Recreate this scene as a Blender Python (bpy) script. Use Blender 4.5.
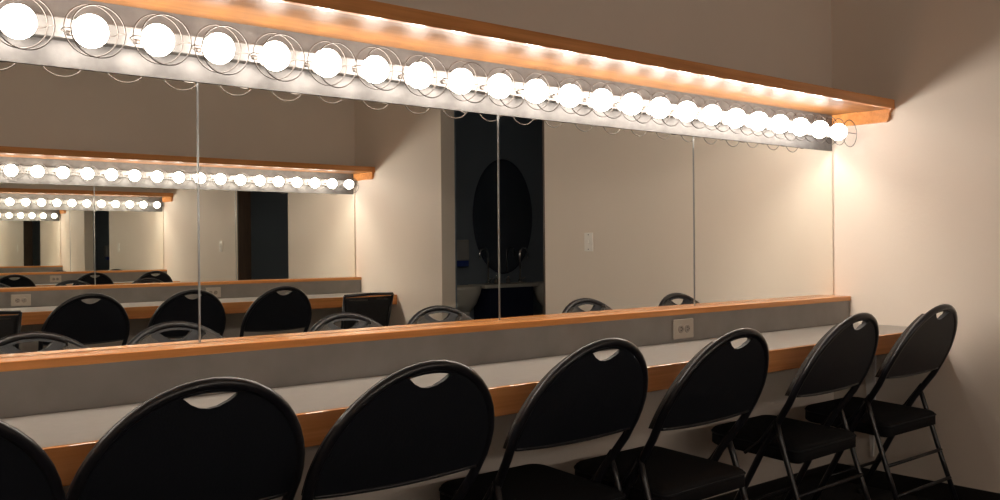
import bpy, bmesh, math, random
from mathutils import Matrix, Vector

# ------------------------------------------------------------------ clear
for o in list(bpy.data.objects):
    bpy.data.objects.remove(o)
sc = bpy.context.scene
C = sc.collection
random.seed(7)
PI = math.pi

# ------------------------------------------------------------------ camera
# world: right wall X=0, face of the mirror wall Y=0, floor Z=0, metres
F, YAW, PIT, ROL = 934.42, 0.69784, 0.00465, -0.00829
cam_d = bpy.data.cameras.new('camera')
cam_d.sensor_width = 36.0
cam_d.lens = F / 1000 * 36.0
cam_d.clip_start = 0.05
cam = bpy.data.objects.new('camera', cam_d)
C.objects.link(cam)
cy, sy = math.cos(YAW), math.sin(YAW)
cp, sp = math.cos(PIT), math.sin(PIT)
right0 = Vector((cy, -sy, 0))
fwd = Vector((sy * cp, cy * cp, -sp))
up0 = Vector((sy * sp, cy * sp, cp))
cr, sr = math.cos(ROL), math.sin(ROL)
right = right0 * cr + up0 * sr
up = -right0 * sr + up0 * cr
cam.matrix_world = Matrix(((right.x, up.x, -fwd.x, -4.138),
                           (right.y, up.y, -fwd.y, -2.436),
                           (right.z, up.z, -fwd.z, 1.150),
                           (0, 0, 0, 1)))
sc.camera = cam

# ------------------------------------------------------------------ world, exposure, sampling
w = bpy.data.worlds.new('world')
sc.world = w
w.use_nodes = True
w.node_tree.nodes['Background'].inputs[0].default_value = (0.5, 0.5, 0.5, 1)
w.node_tree.nodes['Background'].inputs[1].default_value = 0.0      # a closed room without windows
vs = sc.view_settings
vs.view_transform = 'Standard'
vs.look = 'None'
vs.exposure = 0.0
vs.gamma = 1.0
vs.use_curve_mapping = False
BULB = 30.0                       # radiance of the frosted globes
BULB_COL = (1.0, 0.90, 0.79)
cyc = sc.cycles
cyc.max_bounces = 16
cyc.diffuse_bounces = 6
cyc.glossy_bounces = 12
cyc.transmission_bounces = 2
cyc.caustics_reflective = True
cyc.blur_glossy = 0.0
cyc.sample_clamp_indirect = 0.0
cyc.sample_clamp_direct = 0.0
cyc.use_denoising = True
try:
    cyc.denoiser = 'OPENIMAGEDENOISE'
    cyc.denoising_input_passes = 'RGB_ALBEDO_NORMAL'
    cyc.denoising_prefilter = 'ACCURATE'
except Exception:
    pass
try:
    cyc.use_guiding = True
    cyc.use_surface_guiding = True
    cyc.guiding_training_samples = 64
    cyc.surface_guiding_probability = 0.6
except Exception:
    pass
try:
    cyc.use_light_tree = True
except Exception:
    pass

# ------------------------------------------------------------------ materials
MATS = {}
def mat(name, col, rough=0.6, metal=0.0, spec=0.5, noise=None, bump=None, coat=0.0):
    """noise=(scale, amount, stretch vec) colour mottling; bump=(scale,strength)"""
    m = bpy.data.materials.new(name)
    m.use_nodes = True
    nt = m.node_tree
    b = nt.nodes['Principled BSDF']
    b.inputs['Base Color'].default_value = (*col, 1)
    b.inputs['Roughness'].default_value = rough
    b.inputs['Metallic'].default_value = metal
    b.inputs['Specular IOR Level'].default_value = spec
    b.inputs['Coat Weight'].default_value = coat
    b.inputs['Coat Roughness'].default_value = 0.15
    tc = nt.nodes.new('ShaderNodeTexCoord')
    if noise:
        mp = nt.nodes.new('ShaderNodeMapping')
        mp.inputs['Scale'].default_value = noise[2]
        nt.links.new(tc.outputs['Object'], mp.inputs['Vector'])
        n = nt.nodes.new('ShaderNodeTexNoise')
        n.inputs['Scale'].default_value = noise[0]
        n.inputs['Detail'].default_value = 5
        nt.links.new(mp.outputs['Vector'], n.inputs['Vector'])
        r = nt.nodes.new('ShaderNodeValToRGB')
        a = noise[1]
        r.color_ramp.elements[0].position = 0.3
        r.color_ramp.elements[1].position = 0.7
        r.color_ramp.elements[0].color = (*[max(0, c * (1 - a)) for c in col], 1)
        r.color_ramp.elements[1].color = (*[min(1, c * (1 + a)) for c in col], 1)
        nt.links.new(n.outputs['Fac'], r.inputs['Fac'])
        nt.links.new(r.outputs['Color'], b.inputs['Base Color'])
    if bump:
        n2 = nt.nodes.new('ShaderNodeTexNoise')
        n2.inputs['Scale'].default_value = bump[0]
        n2.inputs['Detail'].default_value = 4
        nt.links.new(tc.outputs['Object'], n2.inputs['Vector'])
        bp = nt.nodes.new('ShaderNodeBump')
        bp.inputs['Strength'].default_value = bump[1]
        bp.inputs['Distance'].default_value = 0.002
        nt.links.new(n2.outputs['Fac'], bp.inputs['Height'])
        nt.links.new(bp.outputs['Normal'], b.inputs['Normal'])
    MATS[name] = m
    return m

def wood_mat(name, c0, c1, rough, stretch, coat=0.3):
    m = bpy.data.materials.new(name)
    m.use_nodes = True
    nt = m.node_tree
    b = nt.nodes['Principled BSDF']
    b.inputs['Roughness'].default_value = rough
    b.inputs['Specular IOR Level'].default_value = 0.12
    b.inputs['Coat Weight'].default_value = coat
    b.inputs['Coat Roughness'].default_value = 0.04
    tc = nt.nodes.new('ShaderNodeTexCoord')
    mp = nt.nodes.new('ShaderNodeMapping')
    mp.inputs['Scale'].default_value = stretch
    nt.links.new(tc.outputs['Object'], mp.inputs['Vector'])
    n = nt.nodes.new('ShaderNodeTexNoise')
    n.inputs['Scale'].default_value = 3.0
    n.inputs['Detail'].default_value = 8
    n.inputs['Roughness'].default_value = 0.65
    nt.links.new(mp.outputs['Vector'], n.inputs['Vector'])
    r = nt.nodes.new('ShaderNodeValToRGB')
    r.color_ramp.elements[0].position = 0.33
    r.color_ramp.elements[1].position = 0.68
    r.color_ramp.elements[0].color = (*c0, 1)
    r.color_ramp.elements[1].color = (*c1, 1)
    nt.links.new(n.outputs['Fac'], r.inputs['Fac'])
    nt.links.new(r.outputs['Color'], b.inputs['Base Color'])
    MATS[name] = m
    return m

mat('wall_paint', (0.835, 0.75, 0.665), 0.62, noise=(1.3, 0.03, (1, 1, 1)), bump=(60, 0.25))
mat('ceiling_paint', (0.82, 0.78, 0.73), 0.9)
mat('carpet', (0.018, 0.017, 0.018), 0.95, noise=(120, 0.5, (1, 1, 1)), bump=(300, 0.8))
mat('rubber_base', (0.016, 0.015, 0.015), 0.5)
wood_mat('oak', (0.58, 0.225, 0.065), (0.80, 0.36, 0.125), 0.35, (0.5, 14, 14), 0.7)
mat('laminate_grey', (0.29, 0.275, 0.255), 0.35, noise=(40, 0.05, (1, 1, 1)))
mat('splash_grey', (0.235, 0.222, 0.212), 0.55, noise=(9, 0.10, (1, 1, 1)))
mat('galvanised', (0.145, 0.138, 0.134), 0.50, metal=0.55, spec=0.25, noise=(26, 0.16, (1, 1, 1)), bump=(40, 0.15))
mat('channel_metal', (0.17, 0.165, 0.16), 0.45, metal=0.2)
wood_mat('oak_dimmed_for_glare', (0.16, 0.068, 0.019), (0.25, 0.108, 0.033), 0.45, (0.5, 14, 14), 0.36)  # same oak, darkened in colour to offset the strong light from the bulbs
mat('wire_steel', (0.12, 0.105, 0.095), 0.40, metal=0.8)
mat('porcelain', (0.80, 0.78, 0.74), 0.3)
mat('seam_metal', (0.36, 0.37, 0.37), 0.3, metal=1.0)
mat('plate_ivory', (0.45, 0.40, 0.345), 0.35)
mat('socket_face', (0.30, 0.26, 0.23), 0.4)
mat('slot_dark', (0.01, 0.01, 0.01), 0.6)
mat('switch_white', (0.95, 0.92, 0.88), 0.3)
mat('chair_tube', (0.012, 0.012, 0.016), 0.28, spec=0.6)
mat('chair_vinyl', (0.011, 0.0128, 0.0185), 0.50, spec=0.35, bump=(220, 0.25))
mat('chair_seat', (0.012, 0.012, 0.014), 0.85, spec=0.2, bump=(350, 0.5))
mat('rubber', (0.01, 0.01, 0.01), 0.8)
mat('jamb_brown', (0.055, 0.032, 0.020), 0.5, noise=(6, 0.3, (8, 8, 1)))
mat('washroom_tile', (0.20, 0.24, 0.29), 0.45)
mat('washroom_floor', (0.04, 0.042, 0.05), 0.8)
mat('basin_ceramic', (0.62, 0.60, 0.55), 0.25)
mat('cabinet_navy', (0.012, 0.017, 0.045), 0.5)
mat('chrome', (0.75, 0.75, 0.75), 0.12, metal=1.0)
mat('dispenser_white', (0.35, 0.35, 0.35), 0.4)
mat('dispenser_blue', (0.03, 0.06, 0.30), 0.3)
mat('bracket_white', (0.93, 0.92, 0.90), 0.5)
mat('office_mesh', (0.020, 0.019, 0.021), 0.7, noise=(30, 0.4, (1, 1, 12)))
mat('bottle_dark', (0.10, 0.10, 0.10), 0.2)

def mesh_fabric():
    m = bpy.data.materials.new('chair_mesh')
    m.use_nodes = True
    nt = m.node_tree
    b = nt.nodes['Principled BSDF']
    b.inputs['Roughness'].default_value = 0.8
    tc = nt.nodes.new('ShaderNodeTexCoord')
    ck = nt.nodes.new('ShaderNodeTexChecker')
    ck.inputs['Scale'].default_value = 420
    ck.inputs['Color1'].default_value = (0.008, 0.008, 0.009, 1)
    ck.inputs['Color2'].default_value = (0.10, 0.092, 0.084, 1)
    nt.links.new(tc.outputs['Object'], ck.inputs['Vector'])
    nt.links.new(ck.outputs['Color'], b.inputs['Base Color'])
    MATS['chair_mesh'] = m
mesh_fabric()

def mirror_mat(name, col):
    m = bpy.data.materials.new(name)
    m.use_nodes = True
    nt = m.node_tree
    nt.nodes.clear()
    out = nt.nodes.new('ShaderNodeOutputMaterial')
    g = nt.nodes.new('ShaderNodeBsdfGlossy')
    g.inputs['Color'].default_value = (*col, 1)
    g.inputs['Roughness'].default_value = 0.0
    nt.links.new(g.outputs[0], out.inputs['Surface'])
    MATS[name] = m
mirror_mat('mirror_glass', (0.93, 0.935, 0.895))
mirror_mat('mirror_dark', (0.30, 0.32, 0.36))

def bulb_mat(name, strength, col):
    m = bpy.data.materials.new(name)
    m.use_nodes = True
    nt = m.node_tree
    nt.nodes.clear()
    out = nt.nodes.new('ShaderNodeOutputMaterial')
    e = nt.nodes.new('ShaderNodeEmission')
    e.inputs['Color'].default_value = (*col, 1)
    e.inputs['Strength'].default_value = strength
    nt.links.new(e.outputs[0], out.inputs['Surface'])
    try:
        m.cycles.emission_sampling = 'FRONT'
    except Exception:
        pass
    MATS[name] = m
bulb_mat('bulb_glow', BULB, BULB_COL)
bulb_mat('weak_bulb_glow', 9.0, (1.0, 0.93, 0.86))     # the weaker bulb beside the right wall

# ------------------------------------------------------------------ mesh helpers
def obj(name, bm, m, parent=None, smooth=False):
    me = bpy.data.meshes.new(name)
    bm.normal_update()
    bm.to_mesh(me)
    bm.free()
    me.materials.append(MATS[m])
    if smooth:
        for p in me.polygons:
            p.use_smooth = True
    o = bpy.data.objects.new(name, me)
    C.objects.link(o)
    if parent:
        o.parent = parent
    return o

def add_box(bm, x0, x1, y0, y1, z0, z1, bev=0.0, seg=2):
    vs_ = [bm.verts.new((x, y, z)) for x in (x0, x1) for y in (y0, y1) for z in (z0, z1)]
    fs = []
    for q in ((0, 1, 3, 2), (4, 6, 7, 5), (0, 4, 5, 1), (2, 3, 7, 6), (0, 2, 6, 4), (1, 5, 7, 3)):
        fs.append(bm.faces.new([vs_[i] for i in q]))
    if bev:
        es = list({e for f in fs for e in f.edges})
        bmesh.ops.bevel(bm, geom=es, offset=bev, segments=seg, affect='EDGES', profile=0.5)
    return vs_

def box(name, x0, x1, y0, y1, z0, z1, m, parent=None, bev=0.0, seg=2):
    bm = bmesh.new()
    add_box(bm, x0, x1, y0, y1, z0, z1, bev, seg)
    bmesh.ops.recalc_face_normals(bm, faces=bm.faces)
    return obj(name, bm, m, parent)

def add_tube(bm, pts, r, n=8, closed=False, caps=True):
    pts = [Vector(p) for p in pts]
    N = len(pts)
    rings = []
    prev = None
    for i, p in enumerate(pts):
        if closed:
            t = (pts[(i + 1) % N] - pts[i - 1]).normalized()
        else:
            t = (pts[min(i + 1, N - 1)] - pts[max(i - 1, 0)]).normalized()
        if prev is None:
            a = Vector((0, 0, 1)) if abs(t.z) < 0.9 else Vector((1, 0, 0))
            u = t.cross(a).normalized()
        else:
            u = (prev - t * prev.dot(t)).normalized()
        prev = u
        v = t.cross(u)
        rr = r[i] if isinstance(r, (list, tuple)) else r
        rings.append([bm.verts.new(p + (u * math.cos(2 * PI * k / n) + v * math.sin(2 * PI * k / n)) * rr) for k in range(n)])
    M = N if closed else N - 1
    for i in range(M):
        a, b = rings[i], rings[(i + 1) % N]
        off = 0
        if closed and i == N - 1:      # best match of the seam
            off = min(range(n), key=lambda s: (a[0].co - b[s].co).length)
        for k in range(n):
            bm.faces.new((a[k], a[(k + 1) % n], b[(k + 1 + off) % n], b[(k + off) % n]))
    if not closed and caps:
        bm.faces.new(rings[0])
        bm.faces.new(list(reversed(rings[-1])))

def tube(name, pts, r, m, parent=None, n=8, closed=False):
    bm = bmesh.new()
    add_tube(bm, pts, r, n, closed)
    bmesh.ops.recalc_face_normals(bm, faces=bm.faces)
    return obj(name, bm, m, parent, True)

def add_lathe(bm, prof, n, axis='Z', org=(0, 0, 0)):
    """prof: (radius, height); axis 'Z' up or 'Y' towards -Y"""
    rings = []
    def P(r, h, a):
        if axis == 'Z':
            return Vector((org[0] + r * math.cos(a), org[1] + r * math.sin(a), org[2] + h))
        return Vector((org[0] + r * math.cos(a), org[1] - h, org[2] + r * math.sin(a)))
    for r, h in prof:
        if r < 1e-6:
            rings.append([bm.verts.new(P(0, h, 0))])
        else:
            rings.append([bm.verts.new(P(r, h, 2 * PI * k / n)) for k in range(n)])
    for a, b in zip(rings, rings[1:]):
        for k in range(n):
            q = [a[k % len(a)], a[(k + 1) % n % len(a)], b[(k + 1) % n % len(b)], b[k % len(b)]]
            u = []
            for v in q:
                if v not in u:
                    u.append(v)
            if len(u) > 2:
                bm.faces.new(u)

def lathe(name, prof, n, m, parent=None, axis='Z', org=(0, 0, 0)):
    bm = bmesh.new()
    add_lathe(bm, prof, n, axis, org)
    bmesh.ops.recalc_face_normals(bm, faces=bm.faces)
    return obj(name, bm, m, parent, True)

def thing(name, label, cat, loc=(0, 0, 0), rotz=0.0, group=None):
    o = bpy.data.objects.new(name, None)
    o.empty_display_size = 0.1
    C.objects.link(o)
    o.location = loc
    o.rotation_euler = (0, 0, rotz)
    o['label'] = label
    o['category'] = cat
    if group:
        o['group'] = group
    return o

def tag(o, label, cat, group=None):
    o['label'] = label
    o['category'] = cat
    if group:
        o['group'] = group
    return o

def struct(o, label=None):
    o['kind'] = 'structure'
    if label:
        o['label'] = label
    return o

def dup(root, loc, rotz, label, group=None):
    r = root.copy()
    C.objects.link(r)
    r.location = loc
    r.rotation_euler = (0, 0, rotz)
    r['label'] = label
    if group:
        r['group'] = group
    for ch in list(root.children):
        c = ch.copy()
        C.objects.link(c)
        c.parent = r
        for g in list(ch.children):
            d = g.copy()
            C.objects.link(d)
            d.parent = c
    return r

# ------------------------------------------------------------------ the room
W = 4.429            # distance between the two mirror faces
XL = -5.60           # left wall
XR = 0.024           # face of the right wall
HC = 2.75            # ceiling
MT = 0.008           # mirror thickness; wall face lies that far behind
DOOR0, DOOR1, DOORH, JAMB = -3.205, -2.065, 2.25, 0.15

struct(box('floor', XL - 0.1, XR, -W - 0.1, 0.1, -0.1, 0.0, 'carpet'), 'black carpet floor of the dressing room')
struct(box('ceiling', XL - 0.1, 0.1, -W - 0.1, 0.1, HC, HC + 0.1, 'ceiling_paint'), 'plain painted ceiling of the dressing room')
struct(box('wall_back', XL, XR, MT, 0.12, 0.0, HC, 'wall_paint'), 'painted wall behind the lit mirrors and counter')
struct(box('wall_front', XL, XR, -W - 0.12, -W - MT, 0.0, HC, 'wall_paint'), 'painted wall opposite, seen in the mirrors')
struct(box('wall_left', XL - 0.12, XL, -W - 0.1, 0.1, 0.0, HC, 'wall_paint'), 'painted left end wall of the dressing room')
bm = bmesh.new()
add_box(bm, XR, JAMB, DOOR1, 0.12, 0.0, HC)
add_box(bm, XR, JAMB, -W - 0.12, DOOR0, 0.0, HC)
add_box(bm, XR, JAMB, DOOR0, DOOR1, DOORH, HC)
bmesh.ops.recalc_face_normals(bm, faces=bm.faces)
wr = struct(obj('wall_right', bm, 'wall_paint'), 'cream painted right wall with a doorway to the dark washroom')

BH = 0.082
struct(box('baseboard_back', XL, XR - 0.008, 0.0, MT, 0.0, BH, 'rubber_base'))
struct(box('baseboard_front', XL, XR - 0.008, -W - MT, -W, 0.0, BH, 'rubber_base'))
bm = bmesh.new()
add_box(bm, XR - 0.008, XR, DOOR1 + 0.002, MT, 0.0, BH)
add_box(bm, XR - 0.008, XR, -W - MT, DOOR0 - 0.002, 0.0, BH)
bmesh.ops.recalc_face_normals(bm, faces=bm.faces)
struct(obj('baseboard_right', bm, 'rubber_base'))
struct(box('baseboard_left', XL, XL + 0.008, -W, 0.0, 0.0, BH, 'rubber_base'))
struct(box('trim_1', XR + 0.004, JAMB + 0.02, DOOR1 - 0.022, DOOR1, 0.0, DOORH, 'jamb_brown'), 'dark brown lining of the doorway')

# the washroom beyond the doorway
WX0, WX1, WY0, WY1 = JAMB, 2.3, -3.72, -1.5
struct(box('floor_washroom', XR, WX1 + 0.1, WY0 - 0.1, WY1 + 0.1, -0.1, -0.0005, 'washroom_floor'))
struct(box('ceiling_washroom', JAMB, WX1 + 0.1, WY0 - 0.1, WY1 + 0.1, 2.5, 2.6, 'washroom_tile'))
struct(box('wall_washroom_front', JAMB, WX1 + 0.1, WY0 - 0.1, WY0, 0.0, 2.5, 'washroom_tile'))
struct(box('wall_washroom_back', JAMB, WX1 + 0.1, WY1, WY1 + 0.1, 0.0, 2.5, 'washroom_tile'))
struct(box('wall_washroom_right', WX1, WX1 + 0.1, WY0, WY1, 0.0, 2.5, 'washroom_tile'))
bm = bmesh.new()
add_box(bm, JAMB, JAMB + 0.015, DOOR1, WY1, 0.0, 2.5)
add_box(bm, JAMB, JAMB + 0.015, WY0, DOOR0, 0.0, 2.5)
add_box(bm, JAMB, JAMB + 0.015, DOOR0, DOOR1, DOORH, 2.5)
bmesh.ops.recalc_face_normals(bm, faces=bm.faces)
struct(obj('wall_washroom_left', bm, 'washroom_tile'))

# ------------------------------------------------------------------ mirror wall fittings
# Everything of one side is built for the wall at Y=0 facing -Y.  The opposite side is the same set of
# fittings mirrored to Y=-W by sgn (y -> -W - y).
PW = 1.0485
NB, BSP, BX0 = 34, 0.1596, -0.095
ZB, ZT = 0.897, 1.594
ZBULB = 1.671

def side(front):
    if front:
        fy = lambda y: -W - y
    else:
        fy = lambda y: y
    def bx(name, x0, x1, y0, y1, z0, z1, m, parent=None, bev=0.0):
        a, b = sorted((fy(y0), fy(y1)))
        return box(name, x0, x1, a, b, z0, z1, m, parent, bev)
    XE = XL + 0.06
    names = ['rightmost', 'second', 'third', 'fourth', 'fifth']
    # mirrors
    for k in range(5):
        x1 = (0.012 if k == 0 else -0.004 - PW * k)
        x0 = -0.004 - PW * (k + 1) + 0.003
        if front:
            lab = 'wall mirror panel opposite, %s from the right wall, seen only as a reflection' % ('first' if k == 0 else names[k])
        else:
            lab = ('tall wall mirror panel touching the right wall' if k == 0 else
                   '%s wall mirror panel counted from the right wall' % names[k])
        mroot = thing('wall_mirror', lab, 'mirror', ((x0 + x1) / 2, fy(0.004), ZB), 0,
                      'mirror panels on the opposite wall' if front else 'mirror panels above the counter')
        bm = bmesh.new()
        hw = (x1 - x0) / 2
        add_box(bm, -hw, hw, -0.0035, 0.0035, 0.0, ZT - ZB + 0.01)
        bmesh.ops.recalc_face_normals(bm, faces=bm.faces)
        obj('glass', bm, 'mirror_glass', mroot)
        if k:
            # thin metal joint strip at the right hand edge of this panel
            bm = bmesh.new()
            d = -1 if not front else 1
            a, b = sorted((d * 0.003, d * 0.0058))
            add_box(bm, hw - 0.0005, hw + 0.0042, a, b, 0.0, ZT - ZB)
            bmesh.ops.recalc_face_normals(bm, faces=bm.faces)
            obj('joint_strip', bm, 'seam_metal', mroot)
    where = ' on the opposite wall, seen in the mirror' if front else ''
    # backsplash with wooden ledge
    t = thing('backsplash', ('grey backsplash with oak ledge under the opposite mirrors' if front else
                             'long grey backsplash with oak ledge below the mirrors'), 'backsplash',
              (-2.8, fy(-0.03), 0.760))
    def child(name, x0, x1, y0, y1, z0, z1, m, root, bev=0.0):
        a, b = sorted((fy(y0), fy(y1)))
        o = box(name, x0 - root.location.x, x1 - root.location.x, a - root.location.y, b - root.location.y,
                z0 - root.location.z, z1 - root.location.z, m, root, bev)
        return o
    child('panel', XE, XR - 0.001, MT - 0.001, -0.080, 0.7665, 0.873, 'splash_grey', t)
    child('ledge', XE, XR - 0.001, MT - 0.001, -0.087, 0.873, 0.8955, 'oak', t, 0.0025)
    # counter
    cd = 0.62 if front else 0.496
    t = thing('counter', ('grey topped counter with oak edge along the opposite wall' if front else
                          'long grey laminate counter with thick oak front edge'), 'counter', (-2.8, fy(-0.2), 0.68))
    child('top', XE, XR - 0.001, MT - 0.001, -(cd - 0.018), 0.732, 0.7660, 'laminate_grey', t)
    child('front_edge', XE, XR - 0.001, -(cd - 0.018), -cd, 0.688, 0.7663, 'oak', t, 0.002)
    child('cleat', XE, XR - 0.001, MT - 0.001, -0.03, 0.672, 0.732, 'splash_grey', t)
    # shelf over the bulbs
    t = thing('light_shelf', ('oak shelf over the bulbs on the opposite wall' if front else
                              'long oak shelf running above the row of bulbs'), 'shelf', (-2.8, fy(-0.15), 1.77))
    child('top_board', XE, XR - 0.001, MT, -0.292, 1.784, 1.806, 'oak_dimmed_for_glare', t)
    child('soffit_board', XE, XR - 0.0215, -0.1365, -0.2905, 1.765, 1.784, 'oak_dimmed_for_glare', t, 0.001)
    child('fascia', XE, XR - 0.001, -0.290, -0.310, 1.764, 1.8065, 'oak', t, 0.0015)
    child('soffit_board', XE, XR - 0.0215, MT, -0.134, 1.767, 1.784, 'oak_dimmed_for_glare', t)
    bm = bmesh.new()
    prof = [(MT, 1.784), (MT, 1.708), (-0.272, 1.706), (-0.284, 1.712), (-0.291, 1.728), (-0.291, 1.745), (-0.303, 1.764), (-0.290, 1.764), (-0.290, 1.784)]
    f1 = [bm.verts.new((XR - 0.001 + 2.8, fy(y) - t.location.y, z - 1.77)) for y, z in prof]
    f0 = [bm.verts.new((XR - 0.021 + 2.8, fy(y) - t.location.y, z - 1.77)) for y, z in prof]
    bm.faces.new(f1)
    bm.faces.new(list(reversed(f0)))
    for i in range(len(prof)):
        j = (i + 1) % len(prof)
        bm.faces.new((f0[i], f0[j], f1[j], f1[i]))
    bmesh.ops.recalc_face_normals(bm, faces=bm.faces)
    obj('end_panel', bm, 'oak', t)
    # light bar
    t = thing('light_bar', ('row of caged globe bulbs along the opposite wall, seen in the mirror' if front else
                            'long metal light bar with a row of caged glowing globe bulbs'), 'light fixture',
              (-2.8, fy(-0.02), ZBULB))
    child('back_plate', XE, XR - 0.023, MT, -0.006, ZT, 1.767, 'galvanised', t)
    child('channel', XE, XR - 0.023, -0.006, -0.042, 1.658, 1.708, 'channel_metal', t, 0.003)
    d = 1 if not front else -1
    return t, d, fy

def bulb_parts(t, d, fy, shared):
    ly = t.location.y
    for k in range(NB):
        x = BX0 - BSP * k + 2.8
        if x - 2.8 < XL + 0.12:
            break
        for nm in ('bulb', 'socket', 'wire_guard'):
            if nm not in shared:
                bm = bmesh.new()
                if nm == 'bulb':
                    # globe, axis towards -Y, centre 95 mm from the wall
                    pr = [(0.0, 0.135)]
                    for i in range(1, 12):
                        a = PI * i / 14
                        pr.append((0.040 * math.sin(a), 0.095 + 0.040 * math.cos(a)))
                    pr += [(0.019, 0.060), (0.0165, 0.052)]
                    add_lathe(bm, pr, 20, 'Y')
                    m, sm = 'bulb_glow', True
                elif nm == 'socket':
                    add_lathe(bm, [(0.0, 0.052), (0.0155, 0.052), (0.020, 0.050), (0.022, 0.041)], 16, 'Y')
                    m, sm = 'porcelain', True
                else:
                    for yy, R, zz in ((0.098, 0.062, 0.001), (0.152, 0.062, -0.011)):
                        add_tube(bm, [(R * math.cos(2 * PI * q / 36), -yy, zz + R * math.sin(2 * PI * q / 36)) for q in range(36)], 0.0017, 5, True)
                    for s in (-1, 1):
                        add_tube(bm, [(s * 0.030, -0.042, 0), (s * 0.050, -0.055, 0), (s * 0.062, -0.075, 0), (s * 0.0625, -0.098, 0.001), (s * 0.0625, -0.152, -0.011)], 0.0017, 5)
                        add_box(bm, s * 0.034 - 0.008, s * 0.034 + 0.008, -0.046, -0.042, -0.006, 0.006)
                    m, sm = 'wire_steel', True
                bmesh.ops.recalc_face_normals(bm, faces=bm.faces)
                me = bpy.data.meshes.new(nm)
                bm.to_mesh(me)
                bm.free()
                me.materials.append(MATS[m])
                for p in me.polygons:
                    p.use_smooth = sm
                shared[nm] = me
            me = shared[nm]
            if nm == 'bulb' and k == 0:
                if 'weak' not in shared:
                    shared['weak'] = me.copy()
                    shared['weak'].materials[0] = MATS['weak_bulb_glow']
                me = shared['weak']
            o = bpy.data.objects.new(nm, me)
            C.objects.link(o)
            o.parent = t
            wob = random.uniform(-1, 1)
            if d > 0:
                o.location = (x, -ly, 0)
            else:
                o.location = (x, -W - ly, 0)
                o.rotation_euler = (0, 0, PI)
            if nm == 'wire_guard':
                o.rotation_euler = (wob * 0.03, random.uniform(-.04, .04), o.rotation_euler[2] + random.uniform(-.05, .05))

shared = {}
for fr in (False, True):
    bulb_parts(*side(fr), shared)

# white bracket on the right wall under the counter
bm = bmesh.new()
pr = [(-0.150, 0.687), (-0.215, 0.687), (-0.206, 0.30), (-0.199, 0.145), (-0.186, 0.145), (-0.178, 0.30)]
a = [bm.verts.new((XR - 0.001, y, z)) for y, z in pr]
b = [bm.verts.new((XR - 0.012, y, z)) for y, z in pr]
bm.faces.new(a)
bm.faces.new(list(reversed(b)))
for i in range(6):
    bm.faces.new((a[i], b[i], b[(i + 1) % 6], a[(i + 1) % 6]))
bmesh.ops.recalc_face_normals(bm, faces=bm.faces)
tag(obj('wall_bracket', bm, 'bracket_white'), 'white tapered strip on the right wall under the counter', 'bracket')

# ------------------------------------------------------------------ outlets and switch
def outlet(x, z, front, label):
    y = (-W + 0.0805) if front else -0.0805
    t = thing('power_outlet', label, 'outlet', (x, y, z), PI if front else 0, 'duplex outlets in the backsplashes')
    box('cover_plate', -0.060, 0.060, -0.010, 0.0, -0.038, 0.038, 'plate_ivory', t, 0.003)
    for s in (-1, 1):
        bm = bmesh.new()
        add_lathe(bm, [(0.0, 0.0125), (0.0145, 0.0125), (0.0165, 0.0100)], 16, 'Y', (s * 0.0195, 0, 0))
        bmesh.ops.recalc_face_normals(bm, faces=bm.faces)
        r = obj('receptacle', bm, 'socket_face', t)
        for zz in (-0.0058, 0.0058):
            box('slot', s * 0.0195 - 0.0045, s * 0.0195 + 0.0045, -0.0131, -0.0122, zz - 0.0014, zz + 0.0014, 'slot_dark', r)
        lathe('ground_hole', [(0.0, 0.0131), (0.0026, 0.0131), (0.0026, 0.0122)], 8, 'slot_dark', r, 'Y', (s * 0.0195 + 0.009, 0, 0))
outlet(-1.232, 0.818, False, 'ivory double power outlet in the grey backsplash')
outlet(-2.596, 0.815, True, 'double outlet in the opposite backsplash, reflected at the left')
outlet(-1.275, 0.815, True, 'double outlet in the opposite backsplash, reflected beside the mirror joint')

t = thing('light_switch', 'white light switch plate on the right wall beside the doorway', 'switch', (XR, -1.662, 1.168))
box('cover_plate', -0.007, 0.0, -0.036, 0.036, -0.058, 0.058, 'switch_white', t, 0.002)
box('toggle', -0.016, -0.006, -0.005, 0.005, -0.010, 0.012, 'switch_white', t, 0.002)
for zz in (-0.045, 0.045):
    box('screw', -0.0082, -0.0068, -0.003, 0.003, zz - 0.003, zz + 0.003, 'slot_dark', t)

# ------------------------------------------------------------------ round-backed folding chair
def lean(z):
    """y of the back frame at height z (chair faces +y)"""
    pts = [(0.0, 0.200), (0.45, -0.040), (0.50, -0.075), (0.585, -0.135), (0.70, -0.197), (0.893, -0.290)]
    for (z0, y0), (z1, y1) in zip(pts, pts[1:]):
        if z <= z1:
            return y0 + (y1 - y0) * (z - z0) / (z1 - z0)
    return pts[-1][1]

ZE, RX, RZ = 0.640, 0.238, 0.247       # ellipse of the back: centre height, half width, half height
def zt_of(x, inset):
    a, b = RX - inset, RZ - inset
    return ZE + b * math.sqrt(max(0.0, 1 - (x / a) ** 2))

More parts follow.
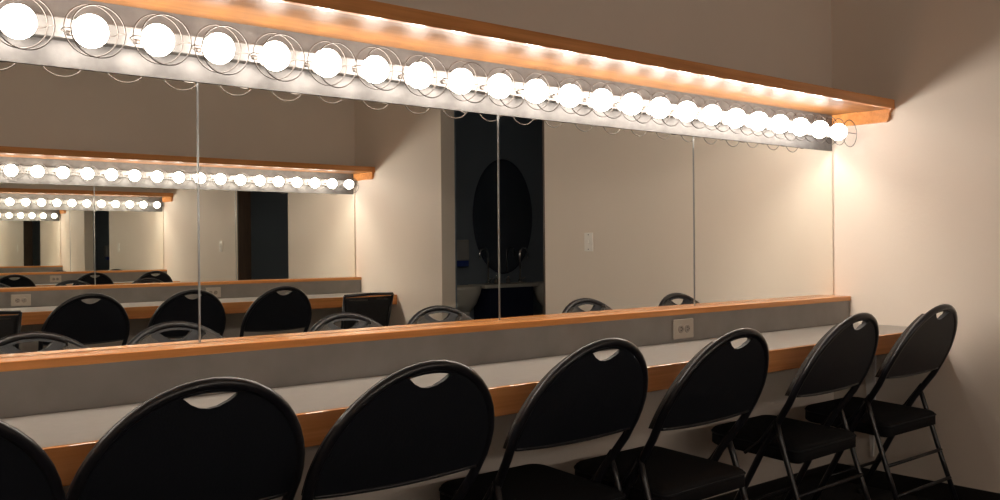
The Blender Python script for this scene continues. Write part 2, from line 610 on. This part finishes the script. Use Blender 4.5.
def back_grid(inset, yoff, thick, hole_w, hole_b, zb, curve, notch=False):
    """panel with a handle hole, as a closed mesh"""
    bm = bmesh.new()
    a = RX - inset
    NC = 36
    xs = [-a * math.cos(PI * i / NC) for i in range(NC + 1)]
    # make sure the hole edge columns exist
    for s in (-1, 1):
        j = min(range(len(xs)), key=lambda q: abs(xs[q] - s * hole_w))
        xs[j] = s * hole_w
    cols = []
    for x in xs:
        top = zt_of(x, inset)
        bot = zb - 0.012 * (1 - (x / a) ** 2)
        if abs(x) >= a * 0.999:
            bot = zb + 0.012
        h1c = ZE + RZ - 0.018
        h1 = h1c - (ZE + RZ - inset - zt_of(min(abs(x), hole_w), inset)) * 0.9
        h0 = hole_b + (h1c - 0.007 - hole_b) * min(1.0, (abs(x) / hole_w)) ** 2
        h0 = min(h0, h1)
        if abs(x) > hole_w:
            fr_ = (top - bot)
            h0 = min(h0, bot + fr_ * 0.86)
            h1 = min(h1, bot + fr_ * 0.93)
        zs = [bot + (h0 - bot) * q / 5 for q in range(6)] + [h1, top]
        cols.append([(x, z) for z in zs])
    def P(x, z, o):
        return (x, lean(z) + yoff + o + curve * (x / RX) ** 2, z)
    V = [[[bm.verts.new(P(x, z, o)) for (x, z) in c] for c in cols] for o in (0.0, thick)]
    faces = []
    for i in range(len(cols) - 1):
        mid = 0.5 * (cols[i][0][0] + cols[i + 1][0][0])
        for k in range(7):
            if (k == 5 or (notch and k == 6)) and abs(mid) < hole_w:
                continue
            faces.append((i, k))
    fset = set(faces)
    for (i, k) in faces:
        for L_, fl in ((0, False), (1, True)):
            q = [V[L_][i][k], V[L_][i + 1][k], V[L_][i + 1][k + 1], V[L_][i][k + 1]]
            if fl:
                q.reverse()
            bm.faces.new(q)
        for (di, dk, e0, e1) in ((0, -1, (i, k), (i + 1, k)), (0, 1, (i + 1, k + 1), (i, k + 1)),
                                 (-1, 0, (i, k + 1), (i, k)), (1, 0, (i + 1, k), (i + 1, k + 1))):
            if (i + di, k + dk) not in fset:
                A, B = V[0][e0[0]][e0[1]], V[0][e1[0]][e1[1]]
                A2, B2 = V[1][e0[0]][e0[1]], V[1][e1[0]][e1[1]]
                bm.faces.new((A, A2, B2, B))
    bmesh.ops.remove_doubles(bm, verts=bm.verts, dist=1e-5)
    bmesh.ops.dissolve_degenerate(bm, dist=1e-6, edges=bm.edges)
    bmesh.ops.recalc_face_normals(bm, faces=bm.faces)
    return bm

def make_folding_chair(label, group):
    t = thing('folding_chair', label, 'chair', (0, 0, 0), 0, group)
    # back frame: one bent tube from front foot over the top to the other front foot
    left = [(-0.212, lean(z), z) for z in (0.012, 0.15, 0.30, 0.42)]
    left += [(-0.214, lean(0.47), 0.47), (-0.222, lean(0.52), 0.52), (-0.232, lean(0.58), 0.58)]
    arc = []
    for i in range(25):
        a = PI - PI * i / 24
        arc.append((RX * math.cos(a), lean(ZE + RZ * math.sin(a)), ZE + RZ * math.sin(a)))
    tube('back_frame', left + arc + [(-x, y, z) for x, y, z in reversed(left)], 0.0125, 'chair_tube', t, 10)
    obj('backrest', back_grid(0.010, -0.006, 0.014, 0.057, 0.835, 0.612, -0.004), 'chair_vinyl', t)
    obj('front_pad', back_grid(0.004, 0.009, 0.026, 0.094, 0.795, 0.608, -0.002, True), 'chair_mesh', t)
    # piping along the lower edge of the back
    pts = []
    for i in range(17):
        x = -0.222 + 0.444 * i / 16
        z = 0.610 - 0.012 * (1 - (x / 0.228) ** 2)
        pts.append((x, lean(z) - 0.006, z))
    tube('piping', pts, 0.0055, 'chair_tube', t, 6)
    # seat cushion with rounded corners
    bm = bmesh.new()
    def ringpts(ins, n=6):
        pr = []
        x1, y0, y1, r = 0.215 - ins, -0.158 + ins, 0.245 - ins, max(0.012, 0.045 - ins)
        for cx, cy_, a0, rr, nx in ((x1, y1, 0, r * 1.6, 1), (-x1, y1, 90, r * 1.6, -1), (-x1, y0, 180, r * 0.6, -1), (x1, y0, 270, r * 0.6, 1)):
            ox = cx - nx * rr
            oy = cy_ - (rr if a0 < 180 else -rr)
            for q in range(n + 1):
                a = math.radians(a0 + 90 * q / n)
                pr.append((ox + rr * math.cos(a), oy + rr * math.sin(a)))
        return pr
    lv = [(0.012, 0.362), (0.0, 0.368), (0.0, 0.408), (0.004, 0.418), (0.016, 0.425), (0.06, 0.431), (0.12, 0.433)]
    rr_ = []
    for ins, z in lv:
        rr_.append([bm.verts.new((x, y, z + 0.02 * (y + 0.158) / 0.4)) for x, y in ringpts(ins)])
    for A, B in zip(rr_, rr_[1:]):
        for q in range(len(A)):
            bm.faces.new((A[q], A[(q + 1) % len(A)], B[(q + 1) % len(A)], B[q]))
    bm.faces.new(list(reversed(rr_[0])))
    bm.faces.new(rr_[-1])
    bmesh.ops.recalc_face_normals(bm, faces=bm.faces)
    seat = obj('seat', bm, 'chair_seat', t, True)
    # stitched seam round the cushion
    sp_ = [(x * 1.002, y, 0.409 + 0.02 * (y + 0.158) / 0.4) for x, y in ringpts(-0.001)]
    tube('seat_piping', sp_, 0.0028, 'chair_vinyl', seat, 5, True)
    # rear legs
    for s in (-1, 1):
        leg = tube('rear_leg', [(s * 0.224, -0.074, 0.512), (s * 0.229, -0.092, 0.455), (s * 0.229, -0.168, 0.22), (s * 0.229, -0.242, 0.012)], 0.0105, 'chair_tube', t, 8)
        lathe('rubber_foot', [(0.0, 0.0), (0.0145, 0.0), (0.0145, 0.022), (0.0, 0.024)], 10, 'rubber', leg, 'Z', (s * 0.229, -0.244, 0.0))
        lathe('front_foot', [(0.0, 0.0), (0.0165, 0.0), (0.0165, 0.022), (0.0, 0.024)], 10, 'rubber', t, 'Z', (s * 0.212, 0.197, 0.0))
        tube('hinge_bracket', [(s * 0.221, lean(0.52) + 0.004, 0.530), (s * 0.222, -0.01, 0.43), (s * 0.221, 0.06, 0.375)], 0.007, 'chair_tube', t, 6)
    for z in (0.256, 0.142):
        y = -0.062 - 0.18 * (0.548 - z) / 0.536 - 0.004
        tube('rear_stretcher', [(-0.229, y, z), (0.229, y, z)], 0.0075, 'chair_tube', t, 8)
    tube('front_stretcher', [(-0.212, lean(0.16), 0.16), (0.212, lean(0.16), 0.16)], 0.0075, 'chair_tube', t, 8)
    return t

G1 = 'folding chairs along the near counter'
G2 = 'folding chairs along the opposite counter'
near = [  # x, y of the top of the back, turn, label
    (-0.330, -0.695, 0.00, 'black round-backed folding chair nearest the right wall'),
    (-0.990, -0.705, 0.03, 'black round-backed folding chair, second from the right wall'),
    (-1.800, -0.774, 0.03, 'black round-backed folding chair, third from the right wall'),
    (-2.298, -0.700, 0.00, 'black round-backed folding chair, fourth from the right wall'),
    (-2.930, -0.765, 0.00, 'black round-backed folding chair, fifth from the right wall'),
    (-3.401, -0.690, 0.00, 'large black folding chair in front, sixth from the right wall'),
    (-3.900, -0.720, 0.00, 'black folding chair cut off by the left edge of the photo'),
]
opp = [
    (-1.29, -3.15, PI, 'black folding chair at the opposite counter, reflected nearest the square-backed chair'),
    (-1.90, -3.15, PI, 'black folding chair at the opposite counter, reflected behind the mirror joint'),
    (-2.50, -3.15, PI, 'black folding chair at the opposite counter, reflected leftmost'),
]
first = None
for x, y, rz, lab in near + opp:
    ox = -math.sin(rz) * -0.290
    oy = math.cos(rz) * -0.290
    loc = (x - ox, y - oy, 0)
    g = G2 if abs(rz) > 2 else G1
    if first is None:
        first = make_folding_chair(lab, g)
        first.location = loc
        first.rotation_euler = (0, 0, rz)
    else:
        dup(first, loc, rz, lab, g)

# ------------------------------------------------------------------ square mesh-backed chairs at the opposite counter
def make_square_chair(label):
    t = thing('office_chair', label, 'chair', (0, 0, 0), 0, 'square backed chairs at the opposite counter')
    def by(z):
        return -0.16 - 0.22 * (z - 0.42)
    bm = bmesh.new()
    n = 10
    V = {}
    for L_ in (0, 1):
        for i in range(n + 1):
            for k in range(n + 1):
                u = -1 + 2 * i / n
                z = 0.46 + 0.325 * k / n
                hw = 0.20 + 0.014 * k / n
                V[L_, i, k] = bm.verts.new((u * hw, by(z) + 0.015 * (1 - u * u) * -1 + 0.012 * L_, z))
    for i in range(n):
        for k in range(n):
            bm.faces.new((V[0, i, k], V[0, i + 1, k], V[0, i + 1, k + 1], V[0, i, k + 1]))
            bm.faces.new((V[1, i, k], V[1, i, k + 1], V[1, i + 1, k + 1], V[1, i + 1, k]))
    for q in range(n):
        for (a_, b_) in (((q, 0), (q + 1, 0)), ((q + 1, n), (q, n)), ((0, q + 1), (0, q)), ((n, q), (n, q + 1))):
            bm.faces.new((V[0, a_[0], a_[1]], V[1, a_[0], a_[1]], V[1, b_[0], b_[1]], V[0, b_[0], b_[1]]))
    bmesh.ops.recalc_face_normals(bm, faces=bm.faces)
    obj('backrest', bm, 'office_mesh', t, True)
    for s in (-1, 1):
        tube('back_post', [(s * 0.205, by(0.40), 0.40), (s * 0.208, by(0.60), 0.60), (s * 0.219, by(0.80), 0.80)], 0.010, 'chair_tube', t, 8)
    tube('top_rail', [(-0.219, by(0.80), 0.80), (0, by(0.80) - 0.015, 0.806), (0.219, by(0.80), 0.80)], 0.011, 'chair_tube', t, 8)
    for x0, x1 in ((-0.17, -0.06), (0.02, 0.18)):
        tube('slit_bar', [(x0, by(0.765) - 0.012, 0.765), (x1, by(0.765) - 0.012, 0.768)], 0.0045, 'wire_steel', t, 6)
    box('seat', -0.22, 0.22, -0.19, 0.23, 0.405, 0.455, 'chair_seat', t, 0.018, 3)
    for sx in (-1, 1):
        for yy in (-0.20, 0.20):
            tube('leg', [(sx * 0.20, yy * 0.8, 0.41), (sx * 0.215, yy * 1.1, 0.0)], 0.0105, 'chair_tube', t, 8)
    return t
sq = make_square_chair('square mesh-backed black chair at the opposite counter, reflected beside the wall')
sq.location = (-0.53, -3.62, 0)
sq.rotation_euler = (0, 0, PI - 0.1)
dup(sq, (-3.05, -3.55, 0), PI + 0.02, 'square mesh-backed black chair at the left edge of the mirror reflection')

# ------------------------------------------------------------------ washroom fittings, seen dimly in the mirror
YE = WY0
t = thing('oval_mirror', 'tall dark oval mirror on the washroom end wall', 'mirror', (1.055, YE + 0.001, 1.40))
bm = bmesh.new()
N = 48
f0 = [bm.verts.new((0.325 * math.cos(2 * PI * i / N), 0.0, 0.485 * math.sin(2 * PI * i / N))) for i in range(N)]
f1 = [bm.verts.new((0.325 * math.cos(2 * PI * i / N), 0.012, 0.485 * math.sin(2 * PI * i / N))) for i in range(N)]
bm.faces.new(f0)
bm.faces.new(list(reversed(f1)))
for i in range(N):
    bm.faces.new((f0[i], f0[(i + 1) % N], f1[(i + 1) % N], f1[i]))
bmesh.ops.recalc_face_normals(bm, faces=bm.faces)
obj('glass', bm, 'mirror_dark', t)
tube('rim', [(0.328 * math.cos(2 * PI * i / N), 0.010, 0.488 * math.sin(2 * PI * i / N)) for i in range(N)], 0.006, 'cabinet_navy', t, 6, True)

t = thing('washroom_cabinet', 'dark navy washroom cabinet between the two basins', 'cabinet', (0.97, YE + 0.12, 0))
box('body', -0.24, 0.24, -0.119, 0.10, 0.0, 0.80, 'cabinet_navy', t, 0.004)
box('shelf_top', -0.30, 0.30, -0.119, 0.11, 0.80, 0.83, 'basin_ceramic', t, 0.004)
def basin(x, label):
    t = thing('wash_basin', label, 'sink', (x, YE + 0.16, 0))
    bm = bmesh.new()
    add_lathe(bm, [(0.0, 0.60), (0.08, 0.61), (0.14, 0.68), (0.175, 0.76), (0.185, 0.80), (0.185, 0.825), (0.172, 0.828), (0.16, 0.79), (0.09, 0.72), (0.0, 0.70)], 28)
    bmesh.ops.scale(bm, vec=(1.0, 0.80, 1.0), verts=bm.verts)
    bmesh.ops.recalc_face_normals(bm, faces=bm.faces)
    obj('bowl', bm, 'basin_ceramic', t, True)
    lathe('pedestal', [(0.10, 0.0), (0.085, 0.05), (0.065, 0.30), (0.075, 0.62)], 18, 'basin_ceramic', t)
    return t
basin(0.47, 'grey ceramic basin at the left of the dim washroom reflection')
basin(1.47, 'grey ceramic basin at the right of the dim washroom reflection')
def faucet(x, d, label):
    t = thing('faucet', label, 'faucet', (x, YE + 0.10, 0.8302), 0, 'gooseneck faucets in the washroom')
    lathe('base', [(0.0, 0.0), (0.024, 0.0), (0.024, 0.01), (0.012, 0.03), (0.0, 0.032)], 14, 'chrome', t)
    pts = [(0, 0, 0.02), (0, 0, 0.25)] + [(d * 0.045 * (1 - math.cos(PI * i / 8)), 0, 0.25 + 0.05 * math.sin(PI * i / 8)) for i in range(1, 9)] + [(d * 0.09, 0, 0.21)]
    tube('spout', pts, 0.008, 'chrome', t, 8)
    tube('lever', [(0.0, 0.02, 0.03), (0.0, 0.06, 0.05)], 0.006, 'chrome', t, 6)
faucet(0.81, -1, 'chrome gooseneck faucet over the left washroom basin')
faucet(1.165, 1, 'chrome gooseneck faucet over the right washroom basin')
for i, (x, lab) in enumerate(((0.90, 'small bottle on the washroom shelf by the left faucet'), (1.03, 'small bottle on the washroom shelf by the right faucet'))):
    t = thing('soap_bottle', lab, 'bottle', (x, YE + 0.10, 0.8302))
    lathe('bottle', [(0.0, 0.0), (0.018, 0.0), (0.018, 0.035), (0.007, 0.045), (0.007, 0.052), (0.0, 0.052)], 12, 'bottle_dark', t)
    lathe('cap', [(0.0, 0.052), (0.009, 0.052), (0.009, 0.066), (0.0, 0.067)], 10, 'chrome', t)
t = thing('paper_dispenser', 'white and blue paper dispenser on the washroom wall', 'dispenser', (0.53, YE + 0.001, 1.0))
box('cover', -0.08, 0.085, 0.0, 0.10, 0.03, 0.20, 'dispenser_white', t, 0.012)
box('window', -0.06, 0.085, 0.0, 0.09, -0.02, 0.03, 'dispenser_blue', t, 0.006)
